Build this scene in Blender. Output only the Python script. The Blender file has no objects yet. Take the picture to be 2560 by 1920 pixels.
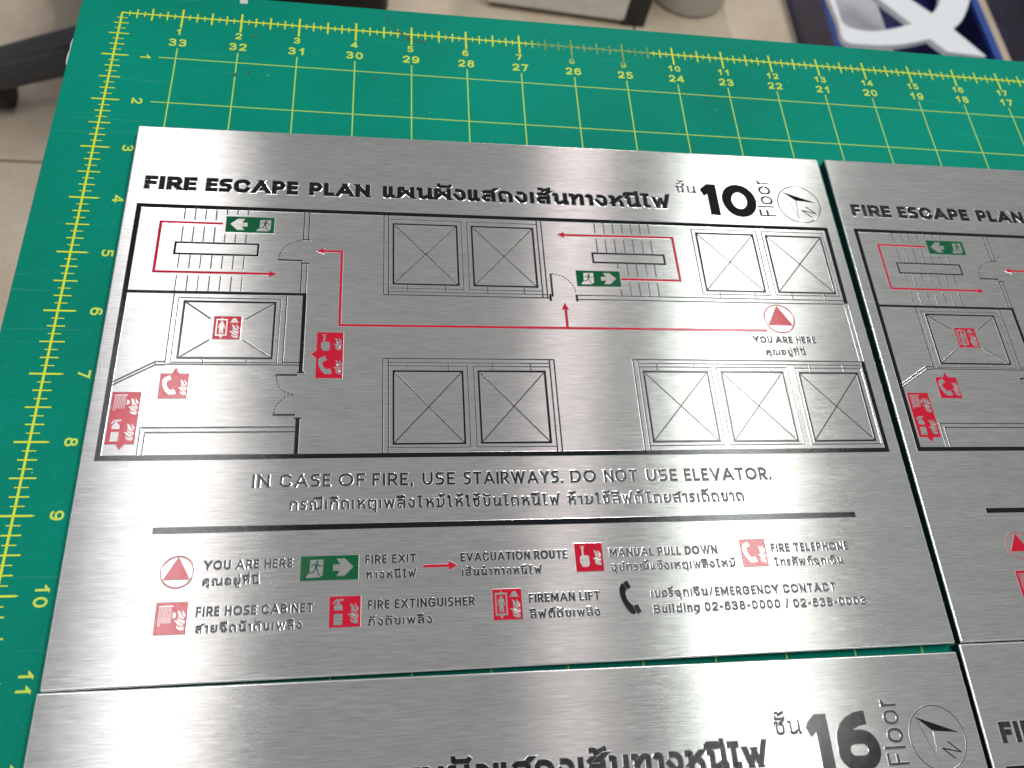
import bpy, math, random
from math import sin, cos, pi, radians
from mathutils import Matrix, Vector
random.seed(7)
SC = bpy.context.scene
COL = SC.collection
SC.unit_settings.system = 'METRIC'
SC.unit_settings.scale_length = 0.0254          # one unit = one inch

# ------------------------------------------------------------------ camera
cam = bpy.data.cameras.new('camera')
cam.sensor_width = 36.0
cam.lens = 36.0 * 1982.65 / 2560.0
cam.clip_start = 0.5
cam.clip_end = 1000
cam.dof.use_dof = True
cam.dof.focus_distance = 11.4
cam.dof.aperture_fstop = 0.36
co = bpy.data.objects.new('camera', cam)
COL.objects.link(co)
R0 = Vector((0.9885212038911765, -0.05379845469880254, 0.1411791618106584))
R1 = Vector((0.011407434740080668, -0.9052075388460674, -0.4248166452116689))
R2 = Vector((0.15065092064169397, 0.4215507536326641, -0.8942031437103897))
M = Matrix((R0, -R1, -R2)).transposed().to_4x4()
M.translation = (4.703005, -12.054015, 10.566949)
co.matrix_world = M
SC.camera = co

# ------------------------------------------------------------------ light
SC.view_settings.view_transform = 'Standard'
SC.view_settings.look = 'None'
SC.view_settings.exposure = 0.0
SC.view_settings.gamma = 1.0
W = bpy.data.worlds.new('World')
SC.world = W
W.use_nodes = True
wn = W.node_tree.nodes
wl = W.node_tree.links
bg = wn['Background']
bg.inputs['Color'].default_value = (0.93, 0.97, 1.0, 1)
bg.inputs['Strength'].default_value = 0.34
TZ = 75.0


def tube(name, x, y, z, sx, sy, power, color=(1, 0.98, 0.96), turn=0.0):
    """a fluorescent tube fitting hanging above the table, shining down"""
    l = bpy.data.lights.new(name, 'AREA')
    l.shape = 'RECTANGLE'
    l.size = sx
    l.size_y = sy
    l.energy = power
    l.color = color
    o = bpy.data.objects.new(name, l)
    o.location = (x, y, z)
    o.rotation_euler = (0, 0, radians(turn))
    COL.objects.link(o)


tube('ceiling_tube', -15.5, 8, TZ, 1.6, 50, 9300, (1, 0.97, 0.96))
tube('ceiling_tube', -20.8, 8, TZ, 1.6, 50, 9600, (0.97, 0.95, 1))
tube('ceiling_tube', 42.8, 13, TZ, 2.0, 55, 18500, (0.93, 1, 0.96), -5)
tube('ceiling_tube', 49.0, 13, TZ, 2.0, 55, 14500, (0.97, 1, 0.95), -5)
tube('ceiling_tube', 41.5, 130, TZ, 1.8, 44, 52000, (1, 0.86, 0.88))


# ------------------------------------------------------------------ node helpers
def mat(name, color=(0.5, 0.5, 0.5), rough=0.5, metal=0.0, spec=0.5):
    m = bpy.data.materials.new(name)
    m.use_nodes = True
    b = m.node_tree.nodes['Principled BSDF']
    b.inputs['Base Color'].default_value = (*color, 1)
    b.inputs['Roughness'].default_value = rough
    b.inputs['Metallic'].default_value = metal
    b.inputs['Specular IOR Level'].default_value = spec
    return m


def N(m, t, **k):
    n = m.node_tree.nodes.new(t)
    for a, v in k.items():
        setattr(n, a, v)
    return n


def LK(m, a, b):
    m.node_tree.links.new(a, b)


def coords(m, scale=(1, 1, 1), rot=(0, 0, 0), rnd=True):
    tc = N(m, 'ShaderNodeTexCoord')
    mp = N(m, 'ShaderNodeMapping')
    mp.inputs['Scale'].default_value = scale
    mp.inputs['Rotation'].default_value = rot
    LK(m, tc.outputs['Object'], mp.inputs['Vector'])
    if rnd:
        oi = N(m, 'ShaderNodeObjectInfo')
        ml = N(m, 'ShaderNodeMath', operation='MULTIPLY')
        ml.inputs[1].default_value = 37.0
        LK(m, oi.outputs['Random'], ml.inputs[0])
        LK(m, ml.outputs[0], mp.inputs['Location'])
    return mp.outputs['Vector']


def noise(m, vec, scale=1.0, detail=3.0, rough=0.5):
    n = N(m, 'ShaderNodeTexNoise')
    n.inputs['Scale'].default_value = scale
    n.inputs['Detail'].default_value = detail
    n.inputs['Roughness'].default_value = rough
    LK(m, vec, n.inputs['Vector'])
    return n.outputs['Fac']


def ramp(m, fac, stops):
    r = N(m, 'ShaderNodeValToRGB')
    e = r.color_ramp.elements
    while len(e) < len(stops):
        e.new(0.5)
    for i, (p, c) in enumerate(stops):
        e[i].position = p
        e[i].color = (c, c, c, 1) if not isinstance(c, tuple) else (*c, 1)
    LK(m, fac, r.inputs[0])
    return r.outputs['Color']


def bump(m, h, strength, dist):
    b = N(m, 'ShaderNodeBump')
    b.inputs['Strength'].default_value = strength
    b.inputs['Distance'].default_value = dist
    LK(m, h, b.inputs['Height'])
    return b.outputs['Normal']


def mixc(m, fac, a, b, blend='MIX'):
    n = N(m, 'ShaderNodeMix', data_type='RGBA', blend_type=blend)
    if isinstance(fac, float):
        n.inputs['Factor'].default_value = fac
    else:
        LK(m, fac, n.inputs['Factor'])
    for s, v in (('A', a), ('B', b)):
        i = [q for q in n.inputs if q.name == s and q.type == 'RGBA'][0]
        if isinstance(v, tuple):
            i.default_value = (*v, 1)
        else:
            LK(m, v, i)
    return [q for q in n.outputs if q.type == 'RGBA'][0]


def BS(m):
    return m.node_tree.nodes['Principled BSDF']


# ------------------------------------------------------------------ materials
ANI, RO, HAZ, BMP = 0.80, 0.345, 0.34, 0.12


def brushed(name):
    m = mat(name, (0.62, 0.61, 0.60), 0.37, 1.0)
    m.node_tree.nodes.remove(BS(m))
    gl = N(m, 'ShaderNodeBsdfAnisotropic', distribution='BECKMANN')
    gl.inputs['Anisotropy'].default_value = ANI
    tv = N(m, 'ShaderNodeCombineXYZ')
    tv.inputs[0].default_value = 1.0
    LK(m, tv.outputs[0], gl.inputs['Tangent'])
    g2 = N(m, 'ShaderNodeBsdfAnisotropic', distribution='GGX')
    g2.inputs['Anisotropy'].default_value = 0.35
    g2.inputs['Roughness'].default_value = 0.60
    LK(m, tv.outputs[0], g2.inputs['Tangent'])
    mx = N(m, 'ShaderNodeMixShader')
    mx.inputs[0].default_value = HAZ
    LK(m, gl.outputs[0], mx.inputs[1])
    LK(m, g2.outputs[0], mx.inputs[2])
    LK(m, mx.outputs[0], m.node_tree.nodes['Material Output'].inputs[0])
    v1 = coords(m, (3.2, 78, 1))
    f1 = noise(m, v1, 1.0, 4, 0.62)
    v2 = coords(m, (0.8, 150, 1))
    f2 = noise(m, v2, 1.0, 2, 0.6)
    v3 = coords(m, (0.5, 3.2, 1))
    f3 = noise(m, v3, 1.0, 3, 0.5)
    c1 = ramp(m, f1, [(0.28, (0.46, 0.455, 0.44)), (0.5, (0.585, 0.575, 0.555)), (0.74, (0.735, 0.72, 0.70))])
    c3 = ramp(m, f3, [(0.3, 0.92), (0.7, 1.0)])
    cc = mixc(m, 1.0, c1, c3, 'MULTIPLY')
    LK(m, cc, gl.inputs['Color'])
    LK(m, cc, g2.inputs['Color'])
    LK(m, ramp(m, f2, [(0.3, RO - .03), (0.7, RO + .03)]), gl.inputs['Roughness'])
    ad = N(m, 'ShaderNodeMath', operation='ADD')
    LK(m, f1, ad.inputs[0])
    LK(m, f2, ad.inputs[1])
    nb = bump(m, ad.outputs[0], BMP, 0.004)
    LK(m, nb, gl.inputs['Normal'])
    LK(m, nb, g2.inputs['Normal'])
    return m


def paint(name, color, rough=0.15, bmp=0.13):
    """glossy enamel filled into the etching, slightly pitted"""
    m = mat(name, color)
    m.node_tree.nodes.remove(BS(m))
    di = N(m, 'ShaderNodeBsdfDiffuse')
    di.inputs['Color'].default_value = (*color, 1)
    gl = N(m, 'ShaderNodeBsdfAnisotropic', distribution='BECKMANN')
    gl.inputs['Roughness'].default_value = rough
    fr = N(m, 'ShaderNodeFresnel')
    fr.inputs['IOR'].default_value = 1.5
    mx = N(m, 'ShaderNodeMixShader')
    LK(m, fr.outputs[0], mx.inputs[0])
    LK(m, di.outputs[0], mx.inputs[1])
    LK(m, gl.outputs[0], mx.inputs[2])
    LK(m, mx.outputs[0], m.node_tree.nodes['Material Output'].inputs[0])
    v = coords(m, (1, 1, 1))
    f = noise(m, v, 70, 3, 0.7)
    g = noise(m, v, 9, 2, 0.5)
    ad = N(m, 'ShaderNodeMath', operation='ADD')
    LK(m, f, ad.inputs[0])
    LK(m, g, ad.inputs[1])
    nb = bump(m, ad.outputs[0], bmp, 0.005)
    LK(m, nb, gl.inputs['Normal'])
    return m


STEEL = brushed('brushed_steel')
RIM = mat('etched_steel_edge', (0.82, 0.82, 0.81), 0.24, 1.0)
BLACK = paint('black_enamel', (0.004, 0.004, 0.006))
LETTER = paint('black_enamel_lettering', (0.004, 0.004, 0.006), 0.21, 0.4)
RED = paint('red_enamel', (0.58, 0.005, 0.030), 0.15)
GREEN = paint('green_enamel', (0.0, 0.10, 0.032), 0.20)
BACK = mat('black_backing', (0.008, 0.009, 0.012), 0.35)
v = coords(BACK, (1, 1, 1))
LK(BACK, bump(BACK, noise(BACK, v, 25), 0.2, 0.01), BS(BACK).inputs['Normal'])

# cutting mat
MATG = mat('green_mat_vinyl', (0, 0.27, 0.19), 0.5, 0.0, 0.06)
v = coords(MATG, rnd=False)
big = noise(MATG, v, 0.22, 4, 0.6)
fine = noise(MATG, v, 30, 3, 0.75)
dust = noise(MATG, v, 9.0, 5, 0.75)
c = ramp(MATG, big, [(0.3, (0.0, 0.185, 0.118)), (0.7, (0.0, 0.26, 0.178))])
c = mixc(MATG, ramp(MATG, fine, [(0.38, 0.0), (0.72, 0.55)]), c, (0.0, 0.32, 0.225))
c = mixc(MATG, ramp(MATG, dust, [(0.63, 0.0), (0.80, 0.45)]), c, (0.22, 0.50, 0.43))
vor = N(MATG, 'ShaderNodeTexVoronoi')
vor.inputs['Scale'].default_value = 1.7
LK(MATG, v, vor.inputs['Vector'])
c = mixc(MATG, ramp(MATG, vor.outputs['Distance'], [(0.012, 0.6), (0.03, 0.0)]), c, (0.45, 0.75, 0.68))
# knife scores: very fine pale lines
vs = coords(MATG, (0.35, 22, 1), (0, 0, 0.5), False)
sc = noise(MATG, vs, 1.0, 2, 0.4)
c = mixc(MATG, ramp(MATG, sc, [(0.66, 0.0), (0.75, 0.16)]), c, (0.12, 0.42, 0.35))
LK(MATG, c, BS(MATG).inputs['Base Color'])
LK(MATG, ramp(MATG, big, [(0.3, 0.45), (0.7, 0.6)]), BS(MATG).inputs['Roughness'])
LK(MATG, bump(MATG, fine, 0.35, 0.008), BS(MATG).inputs['Normal'])


def printed(name, col):
    m = mat(name, col, 0.45)
    v = coords(m, rnd=False)
    n1 = noise(m, v, 13, 4, 0.7)
    # worn stretch of the ruler between the 7 and the 10 inch marks
    sp = N(m, 'ShaderNodeSeparateXYZ')
    LK(m, v, sp.inputs[0])
    mr = N(m, 'ShaderNodeMapRange', interpolation_type='SMOOTHSTEP')
    LK(m, sp.outputs[0], mr.inputs[0])
    mr.inputs[1].default_value = 7.0
    mr.inputs[2].default_value = 7.5
    mr2 = N(m, 'ShaderNodeMapRange', interpolation_type='SMOOTHSTEP')
    LK(m, sp.outputs[0], mr2.inputs[0])
    mr2.inputs[1].default_value = 9.5
    mr2.inputs[2].default_value = 9.6
    mr2.inputs[3].default_value = 1
    mr2.inputs[4].default_value = 0
    mr3 = N(m, 'ShaderNodeMapRange')
    LK(m, sp.outputs[1], mr3.inputs[0])
    mr3.inputs[1].default_value = -0.5
    mr3.inputs[2].default_value = -0.3
    k = N(m, 'ShaderNodeMath', operation='MULTIPLY')
    LK(m, mr.outputs[0], k.inputs[0])
    LK(m, mr2.outputs[0], k.inputs[1])
    k2 = N(m, 'ShaderNodeMath', operation='MULTIPLY')
    LK(m, k.outputs[0], k2.inputs[0])
    LK(m, mr3.outputs[0], k2.inputs[1])
    k3 = N(m, 'ShaderNodeMath', operation='MULTIPLY')
    LK(m, k2.outputs[0], k3.inputs[0])
    LK(m, ramp(m, n1, [(0.3, 0.45), (0.6, 1.0)]), k3.inputs[1])
    c0 = mixc(m, ramp(m, n1, [(0.52, 0.0), (0.75, 0.5)]), col, (col[0] * 0.55, col[1] * 0.8, col[2]))
    LK(m, mixc(m, k3.outputs[0], c0, (0.07, 0.23, 0.07)), BS(m).inputs['Base Color'])
    return m


YEL = printed('yellow_ruler_print', (0.70, 0.78, 0.01))
YEL2 = printed('pale_grid_print', (0.48, 0.72, 0.10))
YEL3 = printed('yellow_numeral_print', (0.62, 0.76, 0.06))
STAIN = mat('brown_ink_stain', (0.03, 0.075, 0.06), 0.6)
vst = coords(STAIN, rnd=False)
LK(STAIN, mixc(STAIN, ramp(STAIN, noise(STAIN, vst, 11, 3), [(0.4, 0.0), (0.6, 1.0)]), (0.06, 0.06, 0.03), (0.0, 0.17, 0.12)), BS(STAIN).inputs['Base Color'])
FOAM = mat('torn_white_core', (0.62, 0.60, 0.55), 0.8)
vf = coords(FOAM)
LK(FOAM, bump(FOAM, noise(FOAM, vf, 12), 1.0, 0.03), BS(FOAM).inputs['Normal'])

# floor and things on it
FLOOR = mat('beige_tile', (0.6, 0.52, 0.42), 0.35)
v = coords(FLOOR, rnd=False)
c = mixc(FLOOR, ramp(FLOOR, noise(FLOOR, v, 0.25, 5, 0.6), [(0.3, 0.0), (0.7, 1.0)]), (0.66, 0.53, 0.38), (0.80, 0.68, 0.53))
c = mixc(FLOOR, ramp(FLOOR, noise(FLOOR, v, 2.5, 4, 0.7), [(0.5, 0.0), (0.8, 0.35)]), c, (0.42, 0.34, 0.26))
LK(FLOOR, c, BS(FLOOR).inputs['Base Color'])
GROUT = mat('tile_grout', (0.17, 0.14, 0.11), 0.8)


def simple(name, col, rough, var=0.15, scale=3.0, metal=0.0, bmp=0.1):
    m = mat(name, col, rough, metal)
    v = coords(m)
    f = noise(m, v, scale, 4, 0.6)
    LK(m, mixc(m, ramp(m, f, [(0.35, 0.0), (0.7, 1.0)]), tuple(x * (1 - var) for x in col), tuple(min(1, x * (1 + var)) for x in col)), BS(m).inputs['Base Color'])
    LK(m, bump(m, f, bmp, 0.05), BS(m).inputs['Normal'])
    return m


WOOD = simple('grey_table_laminate', (0.22, 0.20, 0.18), 0.45)
CHAIR = simple('dark_grey_nylon', (0.055, 0.055, 0.06), 0.33, 0.2, 5)
RUBBER = simple('black_rubber', (0.012, 0.012, 0.012), 0.6, 0.2, 5)
BLK = simple('black_steel_powder_coat', (0.012, 0.012, 0.013), 0.4, 0.2, 8)
CARTON = simple('white_plastic', (0.80, 0.77, 0.70), 0.5, 0.08, 1.2)
BUCKET = simple('milky_plastic', (0.66, 0.65, 0.62), 0.42, 0.05, 1.0)
NAVY = simple('navy_crate_plastic', (0.012, 0.014, 0.085), 0.3, 0.5, 0.8)
BLUE = simple('bright_blue_rim_plastic', (0.015, 0.065, 0.33), 0.35, 0.2, 2)
WHITE = simple('white_acrylic', (0.90, 0.92, 0.94), 0.25, 0.02, 1)
PANEL = simple('pale_grey_board', (0.60, 0.60, 0.63), 0.35, 0.05, 0.6)
INKG = simple('grey_print', (0.09, 0.09, 0.10), 0.6)


# ------------------------------------------------------------------ mesh builder
class MB:
    def __init__(s):
        s.v = []
        s.f = []
        s.mi = []

    def add(s, vs, fs, mi=0):
        b = len(s.v)
        s.v += [tuple(p) for p in vs]
        for f in fs:
            s.f.append([b + i for i in f])
            s.mi.append(mi)

    def box(s, x0, y0, z0, x1, y1, z1, mi=0):
        v = [(x, y, z) for z in (z0, z1) for y in (y0, y1) for x in (x0, x1)]
        s.add(v, [(0, 2, 3, 1), (4, 5, 7, 6), (0, 1, 5, 4), (2, 6, 7, 3), (1, 3, 7, 5), (0, 4, 6, 2)], mi)

    def build(s, name, mats, parent=None, loc=None):
        me = bpy.data.meshes.new(name)
        me.from_pydata(s.v, [], s.f)
        mats = mats if isinstance(mats, (list, tuple)) else [mats]
        for m in mats:
            me.materials.append(m)
        if len(mats) > 1:
            me.polygons.foreach_set('material_index', s.mi)
        me.update()
        o = bpy.data.objects.new(name, me)
        COL.objects.link(o)
        if parent is not None:
            o.parent = parent
        if loc:
            o.location = loc
        return o


def bevel(o, w, seg=3, ang=None):
    b = o.modifiers.new('bevel', 'BEVEL')
    b.width = w
    b.segments = seg
    b.limit_method = 'ANGLE'
    b.angle_limit = radians(35)
    b.harden_normals = True
    for p in o.data.polygons:
        p.use_smooth = True
    return o


def empty(name, loc=(0, 0, 0), rz=0.0):
    o = bpy.data.objects.new(name, None)
    o.location = loc
    o.rotation_euler = (0, 0, rz)
    o.empty_display_size = 0.5
    COL.objects.link(o)
    return o


def tag(o, label, cat, group=None):
    o['label'] = label
    o['category'] = cat
    if group:
        o['group'] = group
    return o


# stroke engraving: every stroke is a strip with a bright sloping steel edge on both sides
RW, RT = 0.0068, 0.0028


class INK(MB):
    """2-D drawing in plate coordinates (x right, y DOWN); z = relief above the steel"""

    def __init__(s, rim=RW, t=RT):
        super().__init__()
        s.rim = rim
        s.t = t
        s.k = 0

    def lift(s):
        s.k = (s.k + 1) % 9
        return s.t + s.k * 0.0001

    def strip(s, pts, w, closed=False, ext=0.0, rim=None):
        rim = s.rim if rim is None else rim
        P = [Vector((p[0], -p[1])) for p in pts]
        Q = [P[0]]
        for p in P[1:]:
            if (p - Q[-1]).length > 1e-6:
                Q.append(p)
        P = Q
        if closed and (P[0] - P[-1]).length < 1e-6:
            P.pop()
        n = len(P)
        if n < 2:
            return
        if not closed and ext:
            P[0] = P[0] + (P[0] - P[1]).normalized() * ext
            P[-1] = P[-1] + (P[-1] - P[-2]).normalized() * ext
        z = s.lift()
        prof = [(-(w / 2 + rim), 0.0), (-w / 2, z), (w / 2, z), (w / 2 + rim, 0.0)]
        vs = []
        for i in range(n):
            if closed:
                a, b = (P[i] - P[i - 1]).normalized(), (P[(i + 1) % n] - P[i]).normalized()
            else:
                a = (P[i] - P[i - 1]).normalized() if i > 0 else (P[1] - P[0]).normalized()
                b = (P[i + 1] - P[i]).normalized() if i < n - 1 else a
            na, nb = Vector((-a.y, a.x)), Vector((-b.y, b.x))
            m = na + nb
            if m.length < 1e-4:
                m = na
            m.normalize()
            m = m / max(0.42, m.dot(na))
            for d, zz in prof:
                q = P[i] + m * d
                vs.append((q.x, q.y, zz))
        fs, mi = [], []
        b0 = len(s.v)
        s.v += vs
        segs = n if closed else n - 1
        for i in range(segs):
            j = (i + 1) % n
            for k in range(3):
                s.f.append([b0 + i * 4 + k + 1, b0 + i * 4 + k, b0 + j * 4 + k, b0 + j * 4 + k + 1])
                s.mi.append(0 if k == 1 else 1)
        if not closed:
            for e, sg in ((0, -1), (n - 1, 1)):
                d = (P[1] - P[0]).normalized() * -1 if e == 0 else (P[-1] - P[-2]).normalized()
                q = [Vector(vs[e * 4 + k]) for k in range(4)]
                o1 = q[1].copy()
                o2 = q[2].copy()
                p0 = (o1.x + d.x * rim, o1.y + d.y * rim, 0)
                p1 = (o2.x + d.x * rim, o2.y + d.y * rim, 0)
                f = [(0, 1, 2, 3), (0, 3, 4), (1, 5, 2)]
                vv = [tuple(o1), tuple(o2), p1, p0, tuple(q[0]), tuple(q[3])]
                if e == n - 1:
                    f = [t[::-1] for t in f]
                s.add(vv, f, 1)

    def poly(s, pts, z=None, rim=None, mi=0, rmi=1):
        """filled polygon with sloping rim"""
        rim = s.rim if rim is None else rim
        P = [Vector((p[0], -p[1])) for p in pts]
        ar = sum(P[i - 1].x * P[i].y - P[i].x * P[i - 1].y for i in range(len(P)))
        if ar < 0:
            P.reverse()
        z = s.lift() if z is None else z
        n = len(P)
        O = []
        for i in range(n):
            a, b = (P[i] - P[i - 1]), (P[(i + 1) % n] - P[i])
            a = a.normalized() if a.length > 1e-9 else b.normalized()
            b = b.normalized() if b.length > 1e-9 else a
            na, nb = Vector((a.y, -a.x)), Vector((b.y, -b.x))
            m = na + nb
            if m.length < 1e-4:
                m = na
            m.normalize()
            m = m / max(0.45, m.dot(na))
            O.append(P[i] + m * rim)
        zb = z - s.t
        s.add([(p.x, p.y, z) for p in P], [tuple(range(n))], mi)
        s.add([(p.x, p.y, z) for p in P] + [(p.x, p.y, zb) for p in O], [((i + 1) % n, i, n + i, n + (i + 1) % n) for i in range(n)], rmi)

    def rect(s, x0, y0, x1, y1, w):
        s.strip([(x0, y0), (x1, y0), (x1, y1), (x0, y1)], w, True)

    def circle(s, cx, cy, r, w, n=48):
        s.strip([(cx + r * cos(2 * pi * i / n), cy + r * sin(2 * pi * i / n)) for i in range(n)], w, True)

    def dashes(s, pts, w, dash=0.035, gap=0.02):
        P = [Vector(p) for p in pts]
        L = [0]
        for i in range(1, len(P)):
            L.append(L[-1] + (P[i] - P[i - 1]).length)

        def at(t):
            for i in range(1, len(P)):
                if t <= L[i]:
                    return P[i - 1].lerp(P[i], (t - L[i - 1]) / max(1e-9, L[i] - L[i - 1]))
            return P[-1]
        t = 0
        while t < L[-1] - 0.01:
            s.strip([tuple(at(t)), tuple(at(min(t + dash, L[-1])))], w, rim=.003)
            t += dash + gap


def arc(cx, cy, rx, ry, a0, a1, n=14):
    return [(cx + rx * cos(radians(a0 + (a1 - a0) * i / n)), cy + ry * sin(radians(a0 + (a1 - a0) * i / n))) for i in range(n + 1)]


# ------------------------------------------------------------------ stroke lettering
# glyph: (width, [strokes]); 'o' closed path, 'd' flat-cut diagonal, 'p' plain path; points x,y[,corner]
def G(w, *st):
    out = []
    for s_ in st:
        k, pts = s_[0], []
        for tok in s_[1:].split():
            a = [float(q) for q in tok.split(',')]
            pts.append((a[0], a[1], a[2] if len(a) > 2 else 0.0))
        out.append((k, pts))
    return (w, out)


LAT = {
    'A': G(.94, 'd0,0 .5,1', 'd1,0 .5,1', 'p.2,.28 .8,.28'),
    'B': G(.70, 'p0,0 0,1', 'p0,1 .92,1,1 .92,.53,1 0,.53', 'p0,.53 1,.53,1 1,0,1 0,0'),
    'C': G(.84, 'p.98,.80 .86,1,1 0,1,1 0,0,1 .86,0,1 .98,.20'),
    'D': G(.82, 'p0,0 0,1', 'p0,1 1,1,.85 1,0,.85 0,0'),
    'E': G(.58, 'p0,0 0,1', 'p0,1 1,1', 'p0,.52 .9,.52', 'p0,0 1,0'),
    'F': G(.56, 'p0,0 0,1', 'p0,1 1,1', 'p0,.5 .9,.5'),
    'G': G(.88, 'p.96,.80 .84,1,1 0,1,1 0,0,1 1,0,.8 1,.48', 'p1,.48 .56,.48'),
    'H': G(.76, 'p0,0 0,1', 'p1,0 1,1', 'p0,.52 1,.52'),
    'I': G(0, 'p.5,0 .5,1'),
    'L': G(.56, 'p0,0 0,1', 'p0,0 1,0'),
    'M': G(.96, 'p0,0 0,1', 'p1,0 1,1', 'd0,1 .5,.22', 'd1,1 .5,.22'),
    'N': G(.78, 'p0,0 0,1', 'p1,0 1,1', 'd0,1 1,0'),
    'O': G(.98, 'o0,0,1 1,0,1 1,1,1 0,1,1'),
    'P': G(.68, 'p0,0 0,1', 'p0,1 1,1,1 1,.4,1 0,.4'),
    'R': G(.70, 'p0,0 0,1', 'p0,1 1,1,1 1,.42,1 0,.42', 'd.52,.4 1,0'),
    'S': G(.66, 'p.93,1 0,1,1 0,.52,1 1,.52,1 1,0,1 .04,0'),
    'T': G(.74, 'p0,1 1,1', 'p.5,1 .5,0'),
    'U': G(.76, 'p0,1 0,0,1 1,0,1 1,1'),
    'V': G(.90, 'd0,1 .5,0', 'd1,1 .5,0'),
    'W': G(1.30, 'd0,1 .27,0', 'd.5,1 .27,0', 'd.5,1 .73,0', 'd1,1 .73,0'),
    'X': G(.82, 'd0,1 1,0', 'd0,0 1,1'),
    'Y': G(.84, 'd0,1 .5,.42', 'd1,1 .5,.42', 'p.5,.45 .5,0'),
    '0': G(.66, 'o0,0,-1 1,0,-1 1,1,-1 0,1,-1'),
    '1': G(.34, 'p1,0 1,1', 'd0,.74 1,1'),
    '2': G(.62, 'p.0,.80 .06,1,1 1,1,1 1,.55,1 .0,.03', 'p0,0 1,0'),
    '3': G(.62, 'p.0,.88 .06,1,1 .94,1,1 .94,.54,1 .35,.54', 'p.35,.54 1,.54,1 1,0,1 .06,0,1 .0,.12'),
    '4': G(.70, 'p.76,0 .76,1', 'd.70,1 0,.26', 'p0,.25 1,.25'),
    '5': G(.62, 'p.92,1 .10,1', 'p.10,1 .06,.58', 'p.06,.58 1,.62,1 1,0,1 .06,0,1 0,.12'),
    '6': G(.66, 'o0,0,1 1,0,1 1,.6,1 0,.6,1', 'p0,.35 0,1,-.9 .85,1,.4 .92,.88'),
    '7': G(.62, 'p0,1 1,1', 'd1,1 .35,0'),
    '8': G(.64, 'o.08,.54,1 .92,.54,1 .92,1,1 .08,1,1', 'o0,0,1 1,0,1 1,.54,1 0,.54,1'),
    '9': G(.66, 'o0,.4,1 1,.4,1 1,1,1 0,1,1', 'p1,.65 1,0,-.9 .15,0,.4 .08,.12'),
    'u': G(.54, 'p0,.72 0,0,1 1,0,1 1,.72', 'p1,.72 1,0'),
    'i': G(0, 'p.5,0 .5,.72', 'p.5,.94 .5,.98'),
    'l': G(0, 'p.5,0 .5,1.04'),
    'd': G(.62, 'o0,0,1 1,0,1 1,.72,1 0,.72,1', 'p1,0 1,1.04'),
    'n': G(.54, 'p0,0 0,.72', 'p0,.4 0,.72,1 1,.72,1 1,0'),
    'g': G(.62, 'o0,0,1 1,0,1 1,.72,1 0,.72,1', 'p1,.72 1,-.30,1 .08,-.30'),
    'o': G(.66, 'o0,0,1 1,0,1 1,.72,1 0,.72,1'),
    'r': G(.34, 'p0,0 0,.72', 'p0,.4 0,.72,1 1,.72'),
    'm': G(.95, 'p0,0 0,.72', 'p0,.4 0,.72,1 .5,.72,1 .5,0', 'p.5,.4 .5,.72,1 1,.72,1 1,0'),
    'c': G(.54, 'p.98,.58 .86,.72,1 0,.72,1 0,0,1 .86,0,1 .98,.14'),
    '/': G(.40, 'd0,0 1,1'),
    '-': G(.36, 'p0,.42 1,.42'),
    '.': G(0, 'p.5,.0 .5,.03'),
    ',': G(.05, 'd0,-.14 1,.06'),
}
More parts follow.
